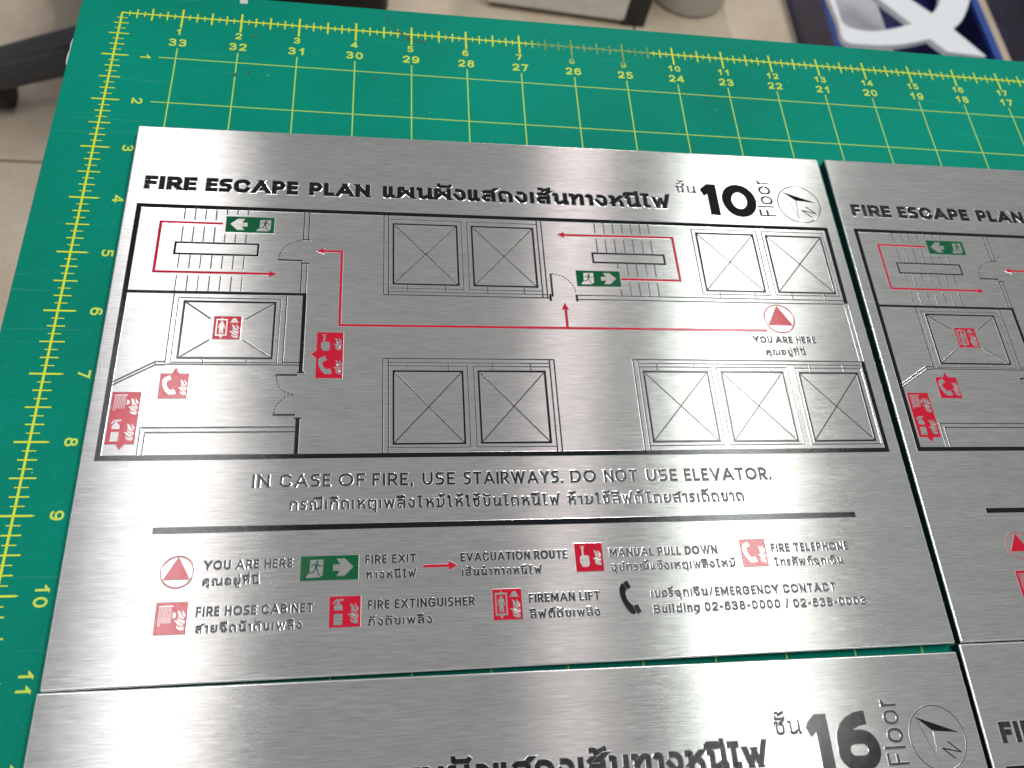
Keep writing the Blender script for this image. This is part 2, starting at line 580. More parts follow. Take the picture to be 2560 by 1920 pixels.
THA = {
    'ก': G(.76, 'p0,0 0,.56,.3 .20,.66,.3 0,.80,.3 .12,1,.6 1,1,1 1,0'),
    'ข': G(.66, 'p0,.80 .02,1,.6 .32,1,.6 .16,.6 .20,0,.8 1,0,.8 1,1'),
    'ค': G(.78, 'p0,0 0,1,1 1,1,1 1,0', 'p0,.04 .34,.52,.4 .62,.50'),
    'ง': G(.66, 'p.26,1 1,1,.9 1,0,1 .42,0 0,.44'),
    'จ': G(.68, 'p0,.84 .06,1,1 1,1,1 1,0,1 .40,0,.5 .40,.50,.4 .08,.50'),
    'ฉ': G(.82, 'p0,.84 .06,1,1 .82,1,1 .82,.0', 'p.05,.48 .34,.48,.4 .34,0,.5 .72,.02 1,.26'),
    'ช': G(.70, 'p0,.80 .02,1,.6 .32,1,.6 .16,.6 .20,0,.8 .92,0,.8 .92,.66 .66,.98', 'd.66,.86 1,1.18'),
    'ณ': G(1.16, 'p0,0 .12,0 .12,.36 0,.52,.5 0,1,1 .46,1,1 .46,0,.5 .72,0,.5 1,.30', 'p1,1 1,0'),
    'ด': G(.76, 'p.10,0 .34,0', 'p.10,0 0,.46,.4 0,1,1 1,1,1 1,0'),
    'ต': G(.80, 'p.10,0 .34,0', 'p.10,0 0,.46,.4 0,1,1 .38,1,.5 .5,.84 .62,1,.5 1,1,1 1,0'),
    'ถ': G(.76, 'p-.12,0 .12,0', 'p.05,0 .05,.52,.3 .22,.64,.3 0,.80,.3 .12,1,.6 1,1,1 1,0'),
    'ท': G(.78, 'p0,1 .20,1,.4 .20,0', 'p.20,.48 .66,1,.8 1,1,.8 1,0'),
    'น': G(.78, 'p0,1 .18,1,.4 .18,0,.8 .62,0,.6 1,.30', 'p1,1 1,0 1.12,0'),
    'บ': G(.74, 'p0,1 .20,1,.4 .20,0,.7 1,0,.7 1,1'),
    'ป': G(.74, 'p0,1 .20,1,.4 .20,0,.7 1,0,.7 1,1.42'),
    'ผ': G(.86, 'p.0,.0 .0,1,.3 .24,1', 'd.0,0 .5,.62', 'd1,0 .5,.62', 'p1,0 1,1'),
    'พ': G(1.0, 'd0,1 .24,0', 'd.5,.92 .24,0', 'd.5,.92 .78,0', 'd1,1 .78,0'),
    'ฟ': G(1.0, 'd0,1 .22,0', 'd.46,.92 .22,0', 'd.46,.92 .70,0', 'd1,1.42 .70,0'),
    'ม': G(.80, 'p0,1 .20,1,.4 .20,.0', 'p0,0 1,0,.5 1,1'),
    'ย': G(.74, 'p.32,1 0,1,.7 .0,.62,.7 .36,.54', 'p.36,.54 .04,.50,.6 .04,0,1 1,0,1 1,1'),
    'ร': G(.56, 'p1,.98 .08,1,.8 .08,.56,.8 .86,.52,1 .86,0,1 .0,.02'),
    'ล': G(.74, 'p.02,.92 .10,1,1 1,1,.9 1,0', 'p1,.52 0,.52,1 0,0,1 .42,.02'),
    'ส': G(.74, 'p.02,.92 .10,1,1 .94,1,.6 .94,0', 'p.94,.52 0,.52,1 0,0,1 .42,.02', 'd.70,.98 1.06,1.26'),
    'ศ': G(.78, 'p0,0 0,1,1 .94,1,.6 .94,0', 'p0,.04 .34,.52,.4 .62,.50', 'd.70,.98 1.06,1.26'),
    'ห': G(.78, 'p0,1 .20,1,.4 .20,0', 'd.20,.30 .92,1', 'p.56,.62 1,.56,.9 1,0'),
    'อ': G(.72, 'p.02,.84 .08,1,1 1,1,1 1,0,1 0,0,1 0,.50,.3 .34,.50'),
    'า': G(.40, 'p0,.94 .08,1,1 1,1,1 1,0'),
    'เ': G(.20, 'p.0,1 .0,0,.5 .9,0'),
    'แ': G(.62, 'p.0,1 .0,0,.5 .28,0', 'p.72,1 .72,0,.5 1,0'),
    'โ': G(.54, 'p0,1.40 1,1.40', 'p.12,1.40 .5,1.14,.5 .5,0,.3 .95,0'),
    'ใ': G(.46, 'p.35,1.12 .0,1.15,.5 .0,1.42,.8 .52,1.42,.8 .52,0,.3 1,0'),
    'ไ': G(.50, 'p-.05,1.40 .85,1.40', 'p.42,1.40 .42,0,.3 .95,0'),
}
# marks, in x-heights, measured from the right edge of the letter before (x to the left is negative)
MARK = {
    'ิ': ['p-.66,1.22 -.60,1.38,.6 -.05,1.38,.6 -.02,1.22', 'p-.66,1.22 -.02,1.22'],
    'ี': ['p-.66,1.22 -.60,1.38,.6 -.05,1.36', 'p-.66,1.22 -.0,1.22', 'p-.02,1.22 -.02,1.52'],
    'ั': ['p-.50,1.46 -.50,1.26,.5 .04,1.26 .08,1.36'],
    '็': ['p-.55,1.20 -.55,1.42,.6 -.2,1.42,.6 -.2,1.24,.6 -.5,1.24', 'p-.2,1.42 .05,1.56'],
    '์': ['p-.40,1.20 -.1,1.20,.8 -.1,1.40,.8 -.40,1.40,.8 -.40,1.20', 'p-.1,1.40 .08,1.56'],
    '่': ['p-.04,1.20 -.04,1.46'],
    '้': ['p-.45,1.46 -.30,1.46,.5 -.28,1.24 .06,1.48'],
    'ุ': ['p-.22,-.16 -.02,-.16,.3 -.02,-.46'],
    'ู': ['p-.42,-.16 -.28,-.16,.3 -.28,-.44,.5 -.02,-.44,.5 -.02,-.16'],
    'ํ': ['o-.40,1.22,1 -.14,1.22,1 -.14,1.46,1 -.40,1.46,1'],
}
MARK = {k: G(0, *v_)[1] for k, v_ in MARK.items()}


def fillet(P, closed):
    """P list of (Vector2, corner) -> smooth polyline"""
    n = len(P)
    out = []
    for i in range(n):
        p, f = P[i]
        if (not closed and i in (0, n - 1)) or f == 0:
            out.append(p)
            continue
        a, b = P[i - 1][0], P[(i + 1) % n][0]
        la, lb = (a - p).length, (b - p).length
        ea = la if (not closed and i == 1) else la / 2
        eb = lb if (not closed and i == n - 2) else lb / 2
        if f > 0:
            r = min(ea, eb) * f
            ea = eb = r
        else:
            ea, eb = ea * -f, eb * -f
        A = p + (a - p).normalized() * ea
        B = p + (b - p).normalized() * eb
        c1, c2 = A.lerp(p, 0.5523), B.lerp(p, 0.5523)
        for k in range(6):
            t = k / 5
            out.append(A * (1 - t) ** 3 + c1 * 3 * t * (1 - t) ** 2 + c2 * 3 * t * t * (1 - t) + B * t ** 3)
    return out


def draw_strokes(ink, strokes, X, Y, w, xf, hor):
    """X,Y map glyph units to drawing units; xf maps drawing units to plate"""
    for k, pts in strokes:
        P = [(Vector((X(a), Y(b))), f) for a, b, f in pts]
        if k == 'd':
            a, b = P[0][0], P[1][0]
            d = b - a
            L = d.length
            hw = w / 2 / max(0.25, abs(d.y) / L)
            e = w / 2 / max(0.3, abs(d.y) / L)
            u = d / L
            a2, b2 = a - u * e, b + u * e
            ink.poly([xf(a2.x - hw, a2.y), xf(a2.x + hw, a2.y), xf(b2.x + hw, b2.y), xf(b2.x - hw, b2.y)])
        else:
            Q = fillet(P, k == 'o')
            ink.strip([xf(q.x, q.y) for q in Q], w, k == 'o', 0 if k == 'o' else w / 2)


def text(ink, s, x0, x1, y, h, w, thai=None, rot=0.0, gap=None, cx=None, sp=None):
    """lettering s from x0 to x1 (length along its own baseline), baseline y, height h, stroke w"""
    th = thai if thai is not None else any('\u0e00' <= ch <= '\u0e7f' for ch in s)
    gap = (0.17 if not th else 0.22) if gap is None else gap
    sp = 0.42 if sp is None else sp
    wn_ = w / h
    items, x = [], 0.0
    s = s.replace('ำ', 'ํา')
    last = None
    for i, ch in enumerate(s):
        if ch == ' ':
            x += sp
            continue
        if ch in MARK:
            items.append(('m', ch, last, x))
            continue
        g = LAT.get(ch) or THA[ch]
        gh = 1.0
        if th and ch in LAT:
            gh = 1.22
        gw = max(g[0] * gh, wn_)
        items.append(('g', ch, x, gw, gh))
        last = len(items) - 1
        x += gw + gap
    tot = x - gap
    k = (x1 - x0) / tot / h if x1 is not None else 1.0

    def mk(px, py):
        if rot:
            return (x0 + px * cos(rot) + py * sin(rot) * 0 + (-py) * 0 if False else x0 + px * cos(rot) - py * sin(rot),
                    y - px * sin(rot) - py * cos(rot))
        return (x0 + px, y - py)
    prev_up = False
    for it in items:
        if it[0] == 'g':
            _, ch, gx, gw, gh = it
            g = LAT.get(ch) or THA[ch]
            ax, bx = gx * k * h, (gx + gw) * k * h
            if gw <= wn_ + 1e-6:
                m_ = (ax + bx) / 2
                ax, bx = m_ - w / 2, m_ + w / 2
            hh = h * gh
            draw_strokes(ink, g[1], lambda u, A=ax, B=bx: A + w / 2 + u * (B - A - w), lambda v_, H=hh: w / 2 + v_ * (H - w), w, mk, 0)
            prev_up = False
        else:
            _, ch, li, _x = it
            _, bch, gx, gw, gh = items[li]
            R = (gx + gw) * k * h - w / 2
            up = 0.36 if (prev_up and ch in '่้์') else 0.0
            nar = 0.80 if bch in 'ปฟ' else 1.0
            off = -0.28 * h if bch in 'ปฟ' and ch not in 'ุู' else 0
            dn = 1.0
            ww = w * (0.85 if w / h > 0.2 else 1.0)
            ext = (w / h) * 0.5
            draw_strokes(ink, MARK[ch], lambda u: R + u * k * h * nar + off, lambda v_: (v_ + up + (ext if v_ > 0 else -ext * .5)) * (h - w) + w / 2 if v_ > 0 else (v_ - ext * .4) * (h - w) + w / 2, ww, mk, 0)
            if ch in 'ิีัํ็':
                prev_up = True


# ------------------------------------------------------------------ pictograms (drawn in a unit box)
def box_map(x0, y0, x1, y1):
    return lambda pts: [(x0 + a * (x1 - x0), y0 + b * (y1 - y0)) for a, b in pts]


def smooth(pts, closed=True, n=5):
    out = []
    P = [Vector(p) for p in pts]
    L = len(P)
    for i in range(L):
        p0, p1, p2, p3 = P[i - 1], P[i], P[(i + 1) % L], P[(i + 2) % L]
        for k in range(n):
            t = k / n
            out.append(tuple(0.5 * ((2 * p1) + (p2 - p0) * t + (2 * p0 - 5 * p1 + 4 * p2 - p3) * t * t + (3 * p1 - p0 - 3 * p2 + p3) * t ** 3)))
    return out


def flame(f, ox, oy, sx, sy, ink, z):
    tongues = [
        [(.70, .0), (.84, .16), (1.0, .26), (.97, .38), (.80, .30), (.70, .16)],
        [(.26, .04), (.50, .10), (.66, .30), (.94, .44), (.70, .46), (.42, .34), (.32, .16)],
        [(.32, .30), (.46, .44), (.70, .52), (.98, .52), (.98, .68), (.68, .64), (.42, .52)],
        [(.06, .52), (.34, .52), (.58, .66), (.94, .74), (.70, .80), (.40, .72), (.22, .60)],
        [(.26, .74), (.50, .84), (.96, .82), (.94, .98), (.62, .98), (.36, .90)],
    ]
    for t in tongues:
        ink.poly(f([(ox + a * sx, oy + b * sy) for a, b in t]), z, 0.004, 0, 1)


def sym_phone(f, ink, z, ox=0.0, oy=0.0, s=1.0, rim=0.005):
    q = lambda pts: f([(ox + a * s, oy + b * s) for a, b in pts])
    body = smooth([(.24, .10), (.13, .22), (.12, .42), (.20, .64), (.33, .84), (.46, .92), (.54, .86), (.47, .70), (.38, .62), (.30, .48), (.29, .34), (.33, .26)], True, 3)
    ink.poly(q(body), z, rim, 0, 1)
    ink.poly(q([(.26, .09), (.38, .04), (.47, .22), (.35, .28)]), z + .0006, rim, 0, 1)
    ink.poly(q([(.49, .70), (.61, .66), (.70, .86), (.57, .93)]), z + .0006, rim, 0, 1)


def sym_lift(f, ink, z):
    for a in ([(.08, .12), (.50, .12), (.50, .18), (.08, .18)], [(.08, .80), (.50, .80), (.50, .86), (.08, .86)], [(.08, .18), (.13, .18), (.13, .80), (.08, .80)], [(.45, .18), (.50, .18), (.50, .80), (.45, .80)]):
        ink.poly(f(a), z, 0.003, 0, 1)
    ink.poly(f([(.26, .12), (.29, .03), (.32, .12)]), z, .003, 0, 1)
    ink.poly(f([(.22, .86), (.36, .86), (.29, .97)]), z, .003, 0, 1)
    ink.poly(f([(.29 + .05 * cos(a * pi / 5), .26 + .045 * sin(a * pi / 5)) for a in range(10)]), z, .002, 0, 1)
    ink.poly(f([(.21, .31), (.37, .31), (.42, .53), (.385, .54), (.355, .42), (.37, .76), (.31, .76), (.29, .60), (.27, .76), (.21, .76), (.225, .42), (.195, .54), (.16, .53)]), z, .002, 0, 1)
    ink.poly(f([(.56, .27), (.62, .24), (.66, .12), (.74, .07), (.82, .12), (.87, .24), (.93, .27)]), z, .003, 0, 1)
    flame(f, .56, .33, .38, .62, ink, z)


def sym_hand(f, ink, z, s=1.0, ox=0.0, oy=0.0):
    q = lambda pts: f([(ox + a * s, oy + b * s) for a, b in pts])
    ink.poly(q([(.16, .48), (.24, .46), (.245, .24), (.31, .24), (.32, .44), (.46, .44), (.50, .50), (.50, .74), (.44, .84), (.24, .84), (.16, .70)]), z, .003, 0, 1)
    ink.poly(q([(.28 + .055 * cos(a * pi / 5), .18 + .05 * sin(a * pi / 5)) for a in range(10)]), z, .003, 0, 1)
    ink.poly(q([(.18, .10), (.38, .10), (.38, .12), (.18, .12)]), z, .002, 0, 1)


def sym_hose(f, ink, z, oy=0.0, sy=1.0):
    q = lambda pts: f([(a, oy + b * sy) for a, b in pts])
    for i in range(8):
        x = .10 + i * .052
        ink.poly(q([(x, .16), (x + .02, .16), (x + .02, .66 + (.08 if i < 2 else 0)), (x, .66 + (.08 if i < 2 else 0))]), z, .002, 0, 1)
    ink.poly(q([(.08, .10), (.54, .10), (.54, .14), (.08, .14)]), z, .002, 0, 1)
    ink.poly(q([(.54, .30), (.64, .36), (.64, .46), (.54, .52)]), z, .002, 0, 1)
    flame(q, .58, .22, .36, .68, ink, z)


def sym_ext(f, ink, z, oy=0.0, sy=1.0):
    q = lambda pts: f([(a, oy + b * sy) for a, b in pts])
    ink.poly(q([(.15, .34), (.20, .26), (.24, .23), (.24, .17), (.32, .17), (.32, .23), (.37, .26), (.42, .34), (.42, .46), (.15, .46)]), z, .003, 0, 1)
    ink.poly(q([(.15, .57), (.42, .57), (.42, .93), (.15, .93)]), z, .003, 0, 1)
    ink.poly(q([(.10, .22), (.20, .10), (.42, .08), (.46, .12), (.40, .16), (.24, .15), (.13, .27)]), z, .003, 0, 1)
    flame(q, .56, .22, .38, .68, ink, z)


def sym_exit(f, ink, z, right=True, part=0):
    g = (lambda pts: f(pts)) if right else (lambda pts: f([(1 - a, b) for a, b in pts]))
    if part == 0:
        ink.poly(g([(.56, .38), (.68, .38), (.62, .14), (.76, .14), (.91, .48), (.76, .84), (.62, .84), (.68, .62), (.56, .62)]), z, .004, 0, 1)
        return

    def h(pts):
        return f([(a + (0 if right else .54), b) for a, b in pts])
    ink.poly(h([(.165, .17), (.39, .15), (.385, .78), (.33, .87), (.10, .88), (.12, .76), (.155, .70)]), z, .003, 0, 1)
    zz = z + .0012
    ink.poly(h([(.285 + .022 * cos(a * pi / 4), .245 + .05 * sin(a * pi / 4)) for a in range(8)]), zz, 0, 2, 2)
    ink.poly(h([(.25, .31), (.30, .31), (.285, .52), (.245, .52)]), zz, 0, 2, 2)
    ink.poly(h([(.265, .50), (.285, .50), (.305, .64), (.335, .80), (.318, .81), (.29, .66)]), zz, 0, 2, 2)
    ink.poly(h([(.245, .50), (.268, .52), (.235, .68), (.16, .70), (.16, .665), (.22, .645)]), zz, 0, 2, 2)
    ink.poly(h([(.29, .31), (.33, .41), (.375, .40), (.375, .43), (.32, .45), (.28, .36)]), zz, 0, 2, 2)
    ink.poly(h([(.25, .31), (.20, .36), (.185, .47), (.20, .47), (.215, .38), (.26, .35)]), zz, 0, 2, 2)


# ------------------------------------------------------------------ the sign plate artwork
PW, PH, PT = 11.653, 8.457, 0.18
TOPZ = PT


def place(o, parent, name=None):
    o.parent = parent
    o.location = (0, 0, TOPZ)
    return o


def ink_obj(ink, name, mats, parent, label=None):
    o = ink.build(name, mats, parent, (0, 0, TOPZ + 0.0006))
    if label:
        o['label'] = label
    return o


def plate_body(root):
    m = MB()
    m.box(0.0, -PH, 0.135, PW, 0, PT)
    m.mi[0] = 1
    o = bevel(m.build('steel_sheet', [STEEL, RIM], root), 0.026, 3)
    o.modifiers['bevel'].material = 1
    m = MB()
    m.box(0.006, -PH + 0.006, 0.0, PW - 0.006, -0.006, 0.134)  # backing made deep and black to keep the gaps between plates dark
    m.build('backing_board', BACK, root)


def rectpts(x0, y0, x1, y1):
    return [(x0, y0), (x1, y0), (x1, y1), (x0, y1)]


THIN, MED, WALL = 0.0145, 0.028, 0.068


def lift_pair(root, shafts, y0, y1, doors_top, name='lift_shaft_drawing'):
    pass


def artwork(root):
    IB = [BLACK, RIM]
    # title
    def words(lines, name, rim=.0095, t=.0036):
        for args, kw in lines:
            k_ = INK(rim, t)
            text(k_, *args, **kw)
            ink_obj(k_, name, [LETTER, RIM], root)
    words([((s_, a, b, 1.26, .26, .074), dict(gap=.08)) for s_, a, b in (('FIRE', .24, 1.0), ('ESCAPE', 1.14, 2.53), ('PLAN', 2.70, 3.65))], 'title_lettering')
    words([(('แผนผังแสดงเส้นทางหนีไฟ', 3.85, 8.68, 1.25, .238, .070), dict(gap=.10))], 'title_lettering')
    words([(('ชั้น', 8.83, 9.17, .90, .15, .021), {})], 'floor_lettering')
    words([(('Floor', 10.565, 10.565 + .78, 1.335, .285, .03), dict(rot=pi / 2))], 'floor_lettering')
    # compass
    k = INK()
    k.circle(11.05, 1.05, .39, .010, 56)
    ink_obj(k, 'compass_ring', IB, root)
    k = INK(0.005)
    k.poly([(10.80, .79), (11.37, 1.00), (11.01, .965)])
    k.strip([(10.80, .79), (11.01, .965), (10.985, 1.33)], .008, True)
    draw_strokes(k, [('p', [(0, 0, 0), (0, 1, 0)]), ('p', [(1, 0, 0), (1, 1, 0)]), ('p', [(0, 1, 0), (1, 0, 0)])], lambda a: a, lambda b: b, .016, lambda a, b: (11.22 + a * .10 - b * .145, 1.30 - a * .07 - b * .125), 0)
    ink_obj(k, 'compass_needle', IB, root)
    # outer walls
    k = INK()
    h = WALL / 2
    k.strip([(11.42, 3.06), (11.43, 1.53 + h), (.18 + h, 1.53 + h), (.18 + h, 5.66 - h), (11.43, 5.66 - h), (11.425, 4.13)], WALL)
    ink_obj(k, 'outer_wall_outline', IB, root)
    k = INK()
    k.strip([(.24, 3.085), (2.74, 3.085)], .045)
    k.strip([(2.72, 3.06), (2.72, 4.36)], .055)
    k.strip([(2.67, 4.37), (2.77, 4.37)], .02)
    k.strip([(2.66, 5.07), (2.77, 5.07)], .02)
    k.strip([(2.715, 5.07), (2.715, 5.60)], .055)
    for x in (2.655, 2.73):
        k.strip([(x, 1.57), (x, 2.10)], THIN)
        k.strip([(x, 2.54), (x, 3.06)], THIN)
    k.strip([(2.64, 2.11), (2.77, 2.11)], .022)
    k.strip([(2.64, 2.535), (2.77, 2.535)], .02)
    k.strip([(2.31, 2.485), (2.665, 2.49)], .026)
    k.dashes(arc(2.66, 2.48, .35, .36, 180, 268), .012)
    k.strip([(2.38, 4.41), (2.68, 4.41)], .026)
    k.strip([(2.38, 5.02), (2.68, 5.02)], .026)
    k.dashes(arc(2.68, 4.42, .29, .30, 180, 95), .012)
    k.dashes(arc(2.68, 5.01, .29, .30, 180, 265), .012)
    k.strip([(.69, 5.60), (.69, 5.20), (2.69, 5.20)], THIN)
    k.strip([(.755, 5.60), (.755, 5.27), (2.69, 5.27)], THIN)
    k.strip([(.24, 4.53), (.76, 4.21), (.89, 4.21)], THIN)
    k.strip([(.24, 4.575), (.765, 4.26), (.89, 4.26)], THIN)
    k.strip([(.762, 4.21), (.762, 4.26)], THIN)
    ink_obj(k, 'inner_wall_drawing', IB, root)
    # stairwells
    k = INK()
    for i in range(7):
        x = .885 + i * .154
        k.strip([(x, 1.56), (x, 1.80 if i < 4 else 1.68)], .011)
        k.strip([(x, 1.93 if i < 4 else 2.05), (x, 2.20)], .011)
        k.strip([(x, 2.44), (x, 2.67)], .011)
        k.strip([(x, 2.80), (x, 3.06)], .011)
    k.rect(.81, 2.22, 2.0, 2.42, MED)
    ink_obj(k, 'stairwell_drawing', IB, root)
    k = INK()
    for i in range(7):
        x = 7.29 + i * .154
        k.strip([(x, 1.56), (x, 1.80)], .011)
        k.strip([(x, 1.92), (x, 2.18)], .011)
        if i > 1:
            k.strip([(x, 2.39), (x, 2.48 if i == 2 else 2.62)], .011)
            k.strip([(x, 2.88 if i == 2 else 2.74), (x, 2.99)], .011)
    k.rect(7.20, 2.20, 8.40, 2.375, MED)
    ink_obj(k, 'stairwell_drawing', IB, root)
    # fireman lift
    k = INK()
    k.strip([(.89, 3.11), (.89, 4.25), (2.70, 4.255)], THIN)
    k.strip([(2.465, 3.11), (2.465, 4.25)], THIN)
    k.rect(.96, 3.175, 2.385, 4.22, .010)
    k.strip([(2.47, 4.215), (2.70, 4.215)], THIN)
    for x in (1.385, 1.965):
        k.strip([(x, 4.16), (x, 4.25)], .011)
    k.rect(1.045, 3.235, 2.31, 4.15, MED)
    for a, b in (((1.06, 3.25), (1.43, 3.52)), ((2.30, 3.25), (1.91, 3.52)), ((1.06, 4.14), (1.44, 3.86)), ((2.30, 4.14), (1.90, 3.86))):
        k.strip([a, b], .014)
    ink_obj(k, 'lift_shaft_drawing', IB, root)

    def shaft(kk, x0, y0, x1, y1, o):
        kk.rect(x0, y0, x1, y1, MED)
        kk.strip([(x0, y0), (x1, y1)], .013, rim=.0035)
        kk.strip([(x0, y1), (x1, y0)], .013, rim=.0035)
    # upper middle pair
    k = INK()
    for x in (3.875, 3.945):
        k.strip([(x, 1.58), (x, 3.06)], THIN)
    for x in (6.32, 6.395):
        k.strip([(x, 1.58), (x, 3.06)], THIN)
    k.strip([(3.95, 1.67), (5.09, 1.67), (5.09, 2.94), (3.95, 2.94)], .010)
    k.strip([(6.32, 1.67), (5.18, 1.67), (5.18, 2.94), (6.32, 2.94)], .010)
    k.strip([(3.95, 3.0), (6.40, 3.0)], .010)
    k.strip([(3.875, 3.06), (6.43, 3.06)], THIN)
    for x in (4.23, 4.81, 5.46, 6.035):
        k.strip([(x, 2.88), (x, 3.0)], .011)
    shaft(k, 4.02, 1.755, 5.015, 2.865, 1)
    shaft(k, 5.255, 1.755, 6.245, 2.865, 1)
    k.strip([(6.44, 2.99), (6.44, 3.11)], .032)
    k.strip([(6.475, 2.61), (6.475, 3.03)], .026)
    k.dashes(arc(6.48, 2.98, .375, .37, -88, -4), .012)
    k.strip([(6.86, 2.99), (6.86, 3.11)], .03)
    ink_obj(k, 'lift_shaft_drawing', IB, root)
    # upper right pair
    k = INK()
    k.strip([(6.88, 3.0), (11.39, 3.0)], THIN)
    k.strip([(6.88, 3.075), (11.39, 3.07)], THIN)
    k.rect(8.96, 1.655, 10.115, 2.925, .010)
    k.rect(10.215, 1.655, 11.33, 2.915, .010)
    shaft(k, 9.035, 1.735, 10.04, 2.86, 1)
    shaft(k, 10.28, 1.74, 11.28, 2.86, 1)
    for x in (9.25, 9.85, 10.50, 11.07):
        k.strip([(x, 2.87), (x, 3.0)], .011)
    for x in (11.385, 11.46):
        k.strip([(x, 3.08), (x, 4.12)], .009)
    ink_obj(k, 'lift_shaft_drawing', IB, root)
    # lower middle pair
    k = INK()
    for x in (3.87, 3.948, 6.325, 6.395):
        k.strip([(x, 4.135), (x, 5.59)], THIN)
    k.strip([(3.87, 4.135), (6.40, 4.135)], THIN)
    k.strip([(3.95, 4.20), (6.32, 4.20)], .010)
    k.strip([(3.95, 4.255), (5.09, 4.255), (5.09, 5.515), (3.95, 5.515)], .010)
    k.strip([(6.32, 4.255), (5.18, 4.255), (5.18, 5.515), (6.32, 5.515)], .010)
    for x in (4.23, 4.81, 5.46, 6.035):
        k.strip([(x, 4.20), (x, 4.33)], .011)
    shaft(k, 4.02, 4.34, 5.015, 5.46, 1)
    shaft(k, 5.25, 4.335, 6.24, 5.455, 1)
    ink_obj(k, 'lift_shaft_drawing', IB, root)
    # lower right three
    k = INK()
    for x in (7.62, 7.70):
        k.strip([(x, 4.12), (x, 5.59)], THIN)
    k.strip([(7.62, 4.12), (11.39, 4.13)], THIN)
    k.strip([(7.70, 4.185), (11.37, 4.195)], .010)
    k.strip([(7.70, 4.245), (8.85, 4.245), (8.85, 5.52), (7.70, 5.52)], .010)
    k.rect(8.94, 4.245, 10.10, 5.52, .010)
    k.rect(10.22, 4.25, 11.37, 5.525, .010)
    for x in (7.99, 8.57, 9.23, 9.81, 10.49, 11.06):
        k.strip([(x, 4.19), (x, 4.32)], .011)
    shaft(k, 7.765, 4.325, 8.78, 5.46, 1)
    shaft(k, 9.01, 4.325, 10.015, 5.465, 1)
    shaft(k, 10.29, 4.335, 11.28, 5.47, 1)
    ink_obj(k, 'lift_shaft_drawing', IB, root)

    # red routes
    IR = [RED, RIM]

    def head(kk, tip, d, L=.11, hw=.052):
        tx, ty = tip
        dx, dy = d
        kk.poly([(tx, ty), (tx - dx * L - dy * hw, ty - dy * L + dx * hw), (tx - dx * L + dy * hw, ty - dy * L - dx * hw)])
    k = INK()
    k.strip([(1.45, 1.86), (.56, 1.855), (.56, 2.74), (2.20, 2.74)], .036)
    head(k, (2.30, 2.74), (1, 0))
    ink_obj(k, 'route_arrow', IR, root)
    k = INK()
    k.strip([(7.62, 2.685), (8.61, 2.685), (8.60, 1.85), (6.75, 1.86)], .036)
    head(k, (6.65, 1.86), (-1, 0))
    ink_obj(k, 'route_arrow', IR, root)
    k = INK()
    k.strip([(9.91, 3.585), (3.24, 3.595), (3.24, 2.305), (2.96, 2.305)], .036)
    head(k, (2.86, 2.305), (-1, 0))
    k.strip([(6.66, 3.58), (6.66, 3.25)], .034)
    head(k, (6.655, 3.15), (0, -1))
    ink_obj(k, 'route_arrow', IR, root)
    k = INK()
    k.strip([(4.40, 7.16), (4.73, 7.16)], .036)
    head(k, (4.845, 7.16), (1, 0), .115, .06)
    ink_obj(k, 'legend_arrow', IR, root)

    # you-are-here marks
    for cx, cy, r, nm in ((10.175, 3.365, .255, 'location_symbol'), (1.365, 7.135, .195, 'location_symbol')):
        k = INK()
        k.circle(cx, cy, r, .012 * (r / .2), 48)
        k.poly([(cx, cy - r * .93), (cx - r * .80, cy + r * .46), (cx + r * .80, cy + r * .46)])
        ink_obj(k, nm, IR, root)

    # green exit signs
    IG = [GREEN, RIM]
    for x0, y0, x1, y1, rt in ((1.50, 1.72, 2.21, 2.01, False), (6.89, 2.54, 7.605, 2.83, True), (2.85, 6.985, 3.575, 7.30, True)):
        k = INK()
        k.poly(rectpts(x0, y0, x1, y1), RT + .001)
        o = ink_obj(k, 'exit_symbol', IG, root)
        for part, nm in ((0, 'arrow_figure'), (1, 'running_man_figure')):
            k = INK(0.004, 0.006)
            sym_exit(box_map(x0, y0, x1, y1), k, RT + .006, rt, part)
            k.build(nm, [STEEL, RIM, GREEN], o)
    # red pictograms

    def red_sign(name, pts, fn, rects):
        k_ = INK()
        k_.poly(pts, RT + .001)
        o_ = ink_obj(k_, name, IR, root)
        for f_, r_ in zip(fn, rects):
            k2 = INK(0.004, 0.006)
            f_(box_map(*r_), k2, RT + .006)
            k2.build('steel_figure', [STEEL, RIM], o_)
    ph = lambda f, i, z: (sym_phone(f, i, z, -.02, .04, .9), flame(f, .64, .22, .32, .66, i, z))
    hd = lambda f, i, z: (sym_hand(f, i, z), flame(f, .60, .24, .34, .56, i, z))
    red_sign('fireman_lift_symbol', rectpts(1.48, 3.48, 1.855, 3.85), [sym_lift], [(1.48, 3.48, 1.855, 3.85)])
    red_sign('call_point_symbol', [(2.925, 3.72), (3.30, 3.72), (3.30, 4.46), (2.925, 4.46), (2.925, 4.14), (2.85, 4.08), (2.925, 4.02)], [hd, ph], [(2.925, 3.72, 3.30, 4.08), (2.925, 4.08, 3.30, 4.44)])
    red_sign('telephone_symbol', [(.855, 4.40), (1.00, 4.40), (1.045, 4.31), (1.09, 4.40), (1.23, 4.40), (1.23, 4.77), (.855, 4.77)], [ph], [(.855, 4.40, 1.23, 4.77)])
    red_sign('hose_and_extinguisher_symbol', [(.275, 4.68), (.64, 4.68), (.645, 5.43), (.52, 5.43), (.46, 5.51), (.41, 5.43), (.275, 5.43)], [sym_hose, sym_ext], [(.275, 4.68, .64, 5.05), (.275, 5.05, .64, 5.42)])
    red_sign('call_point_symbol', rectpts(6.43, 6.92, 6.81, 7.30), [hd], [(6.43, 6.92, 6.81, 7.30)])
    red_sign('telephone_symbol', rectpts(8.78, 6.935, 9.155, 7.31), [ph], [(8.78, 6.935, 9.155, 7.31)])
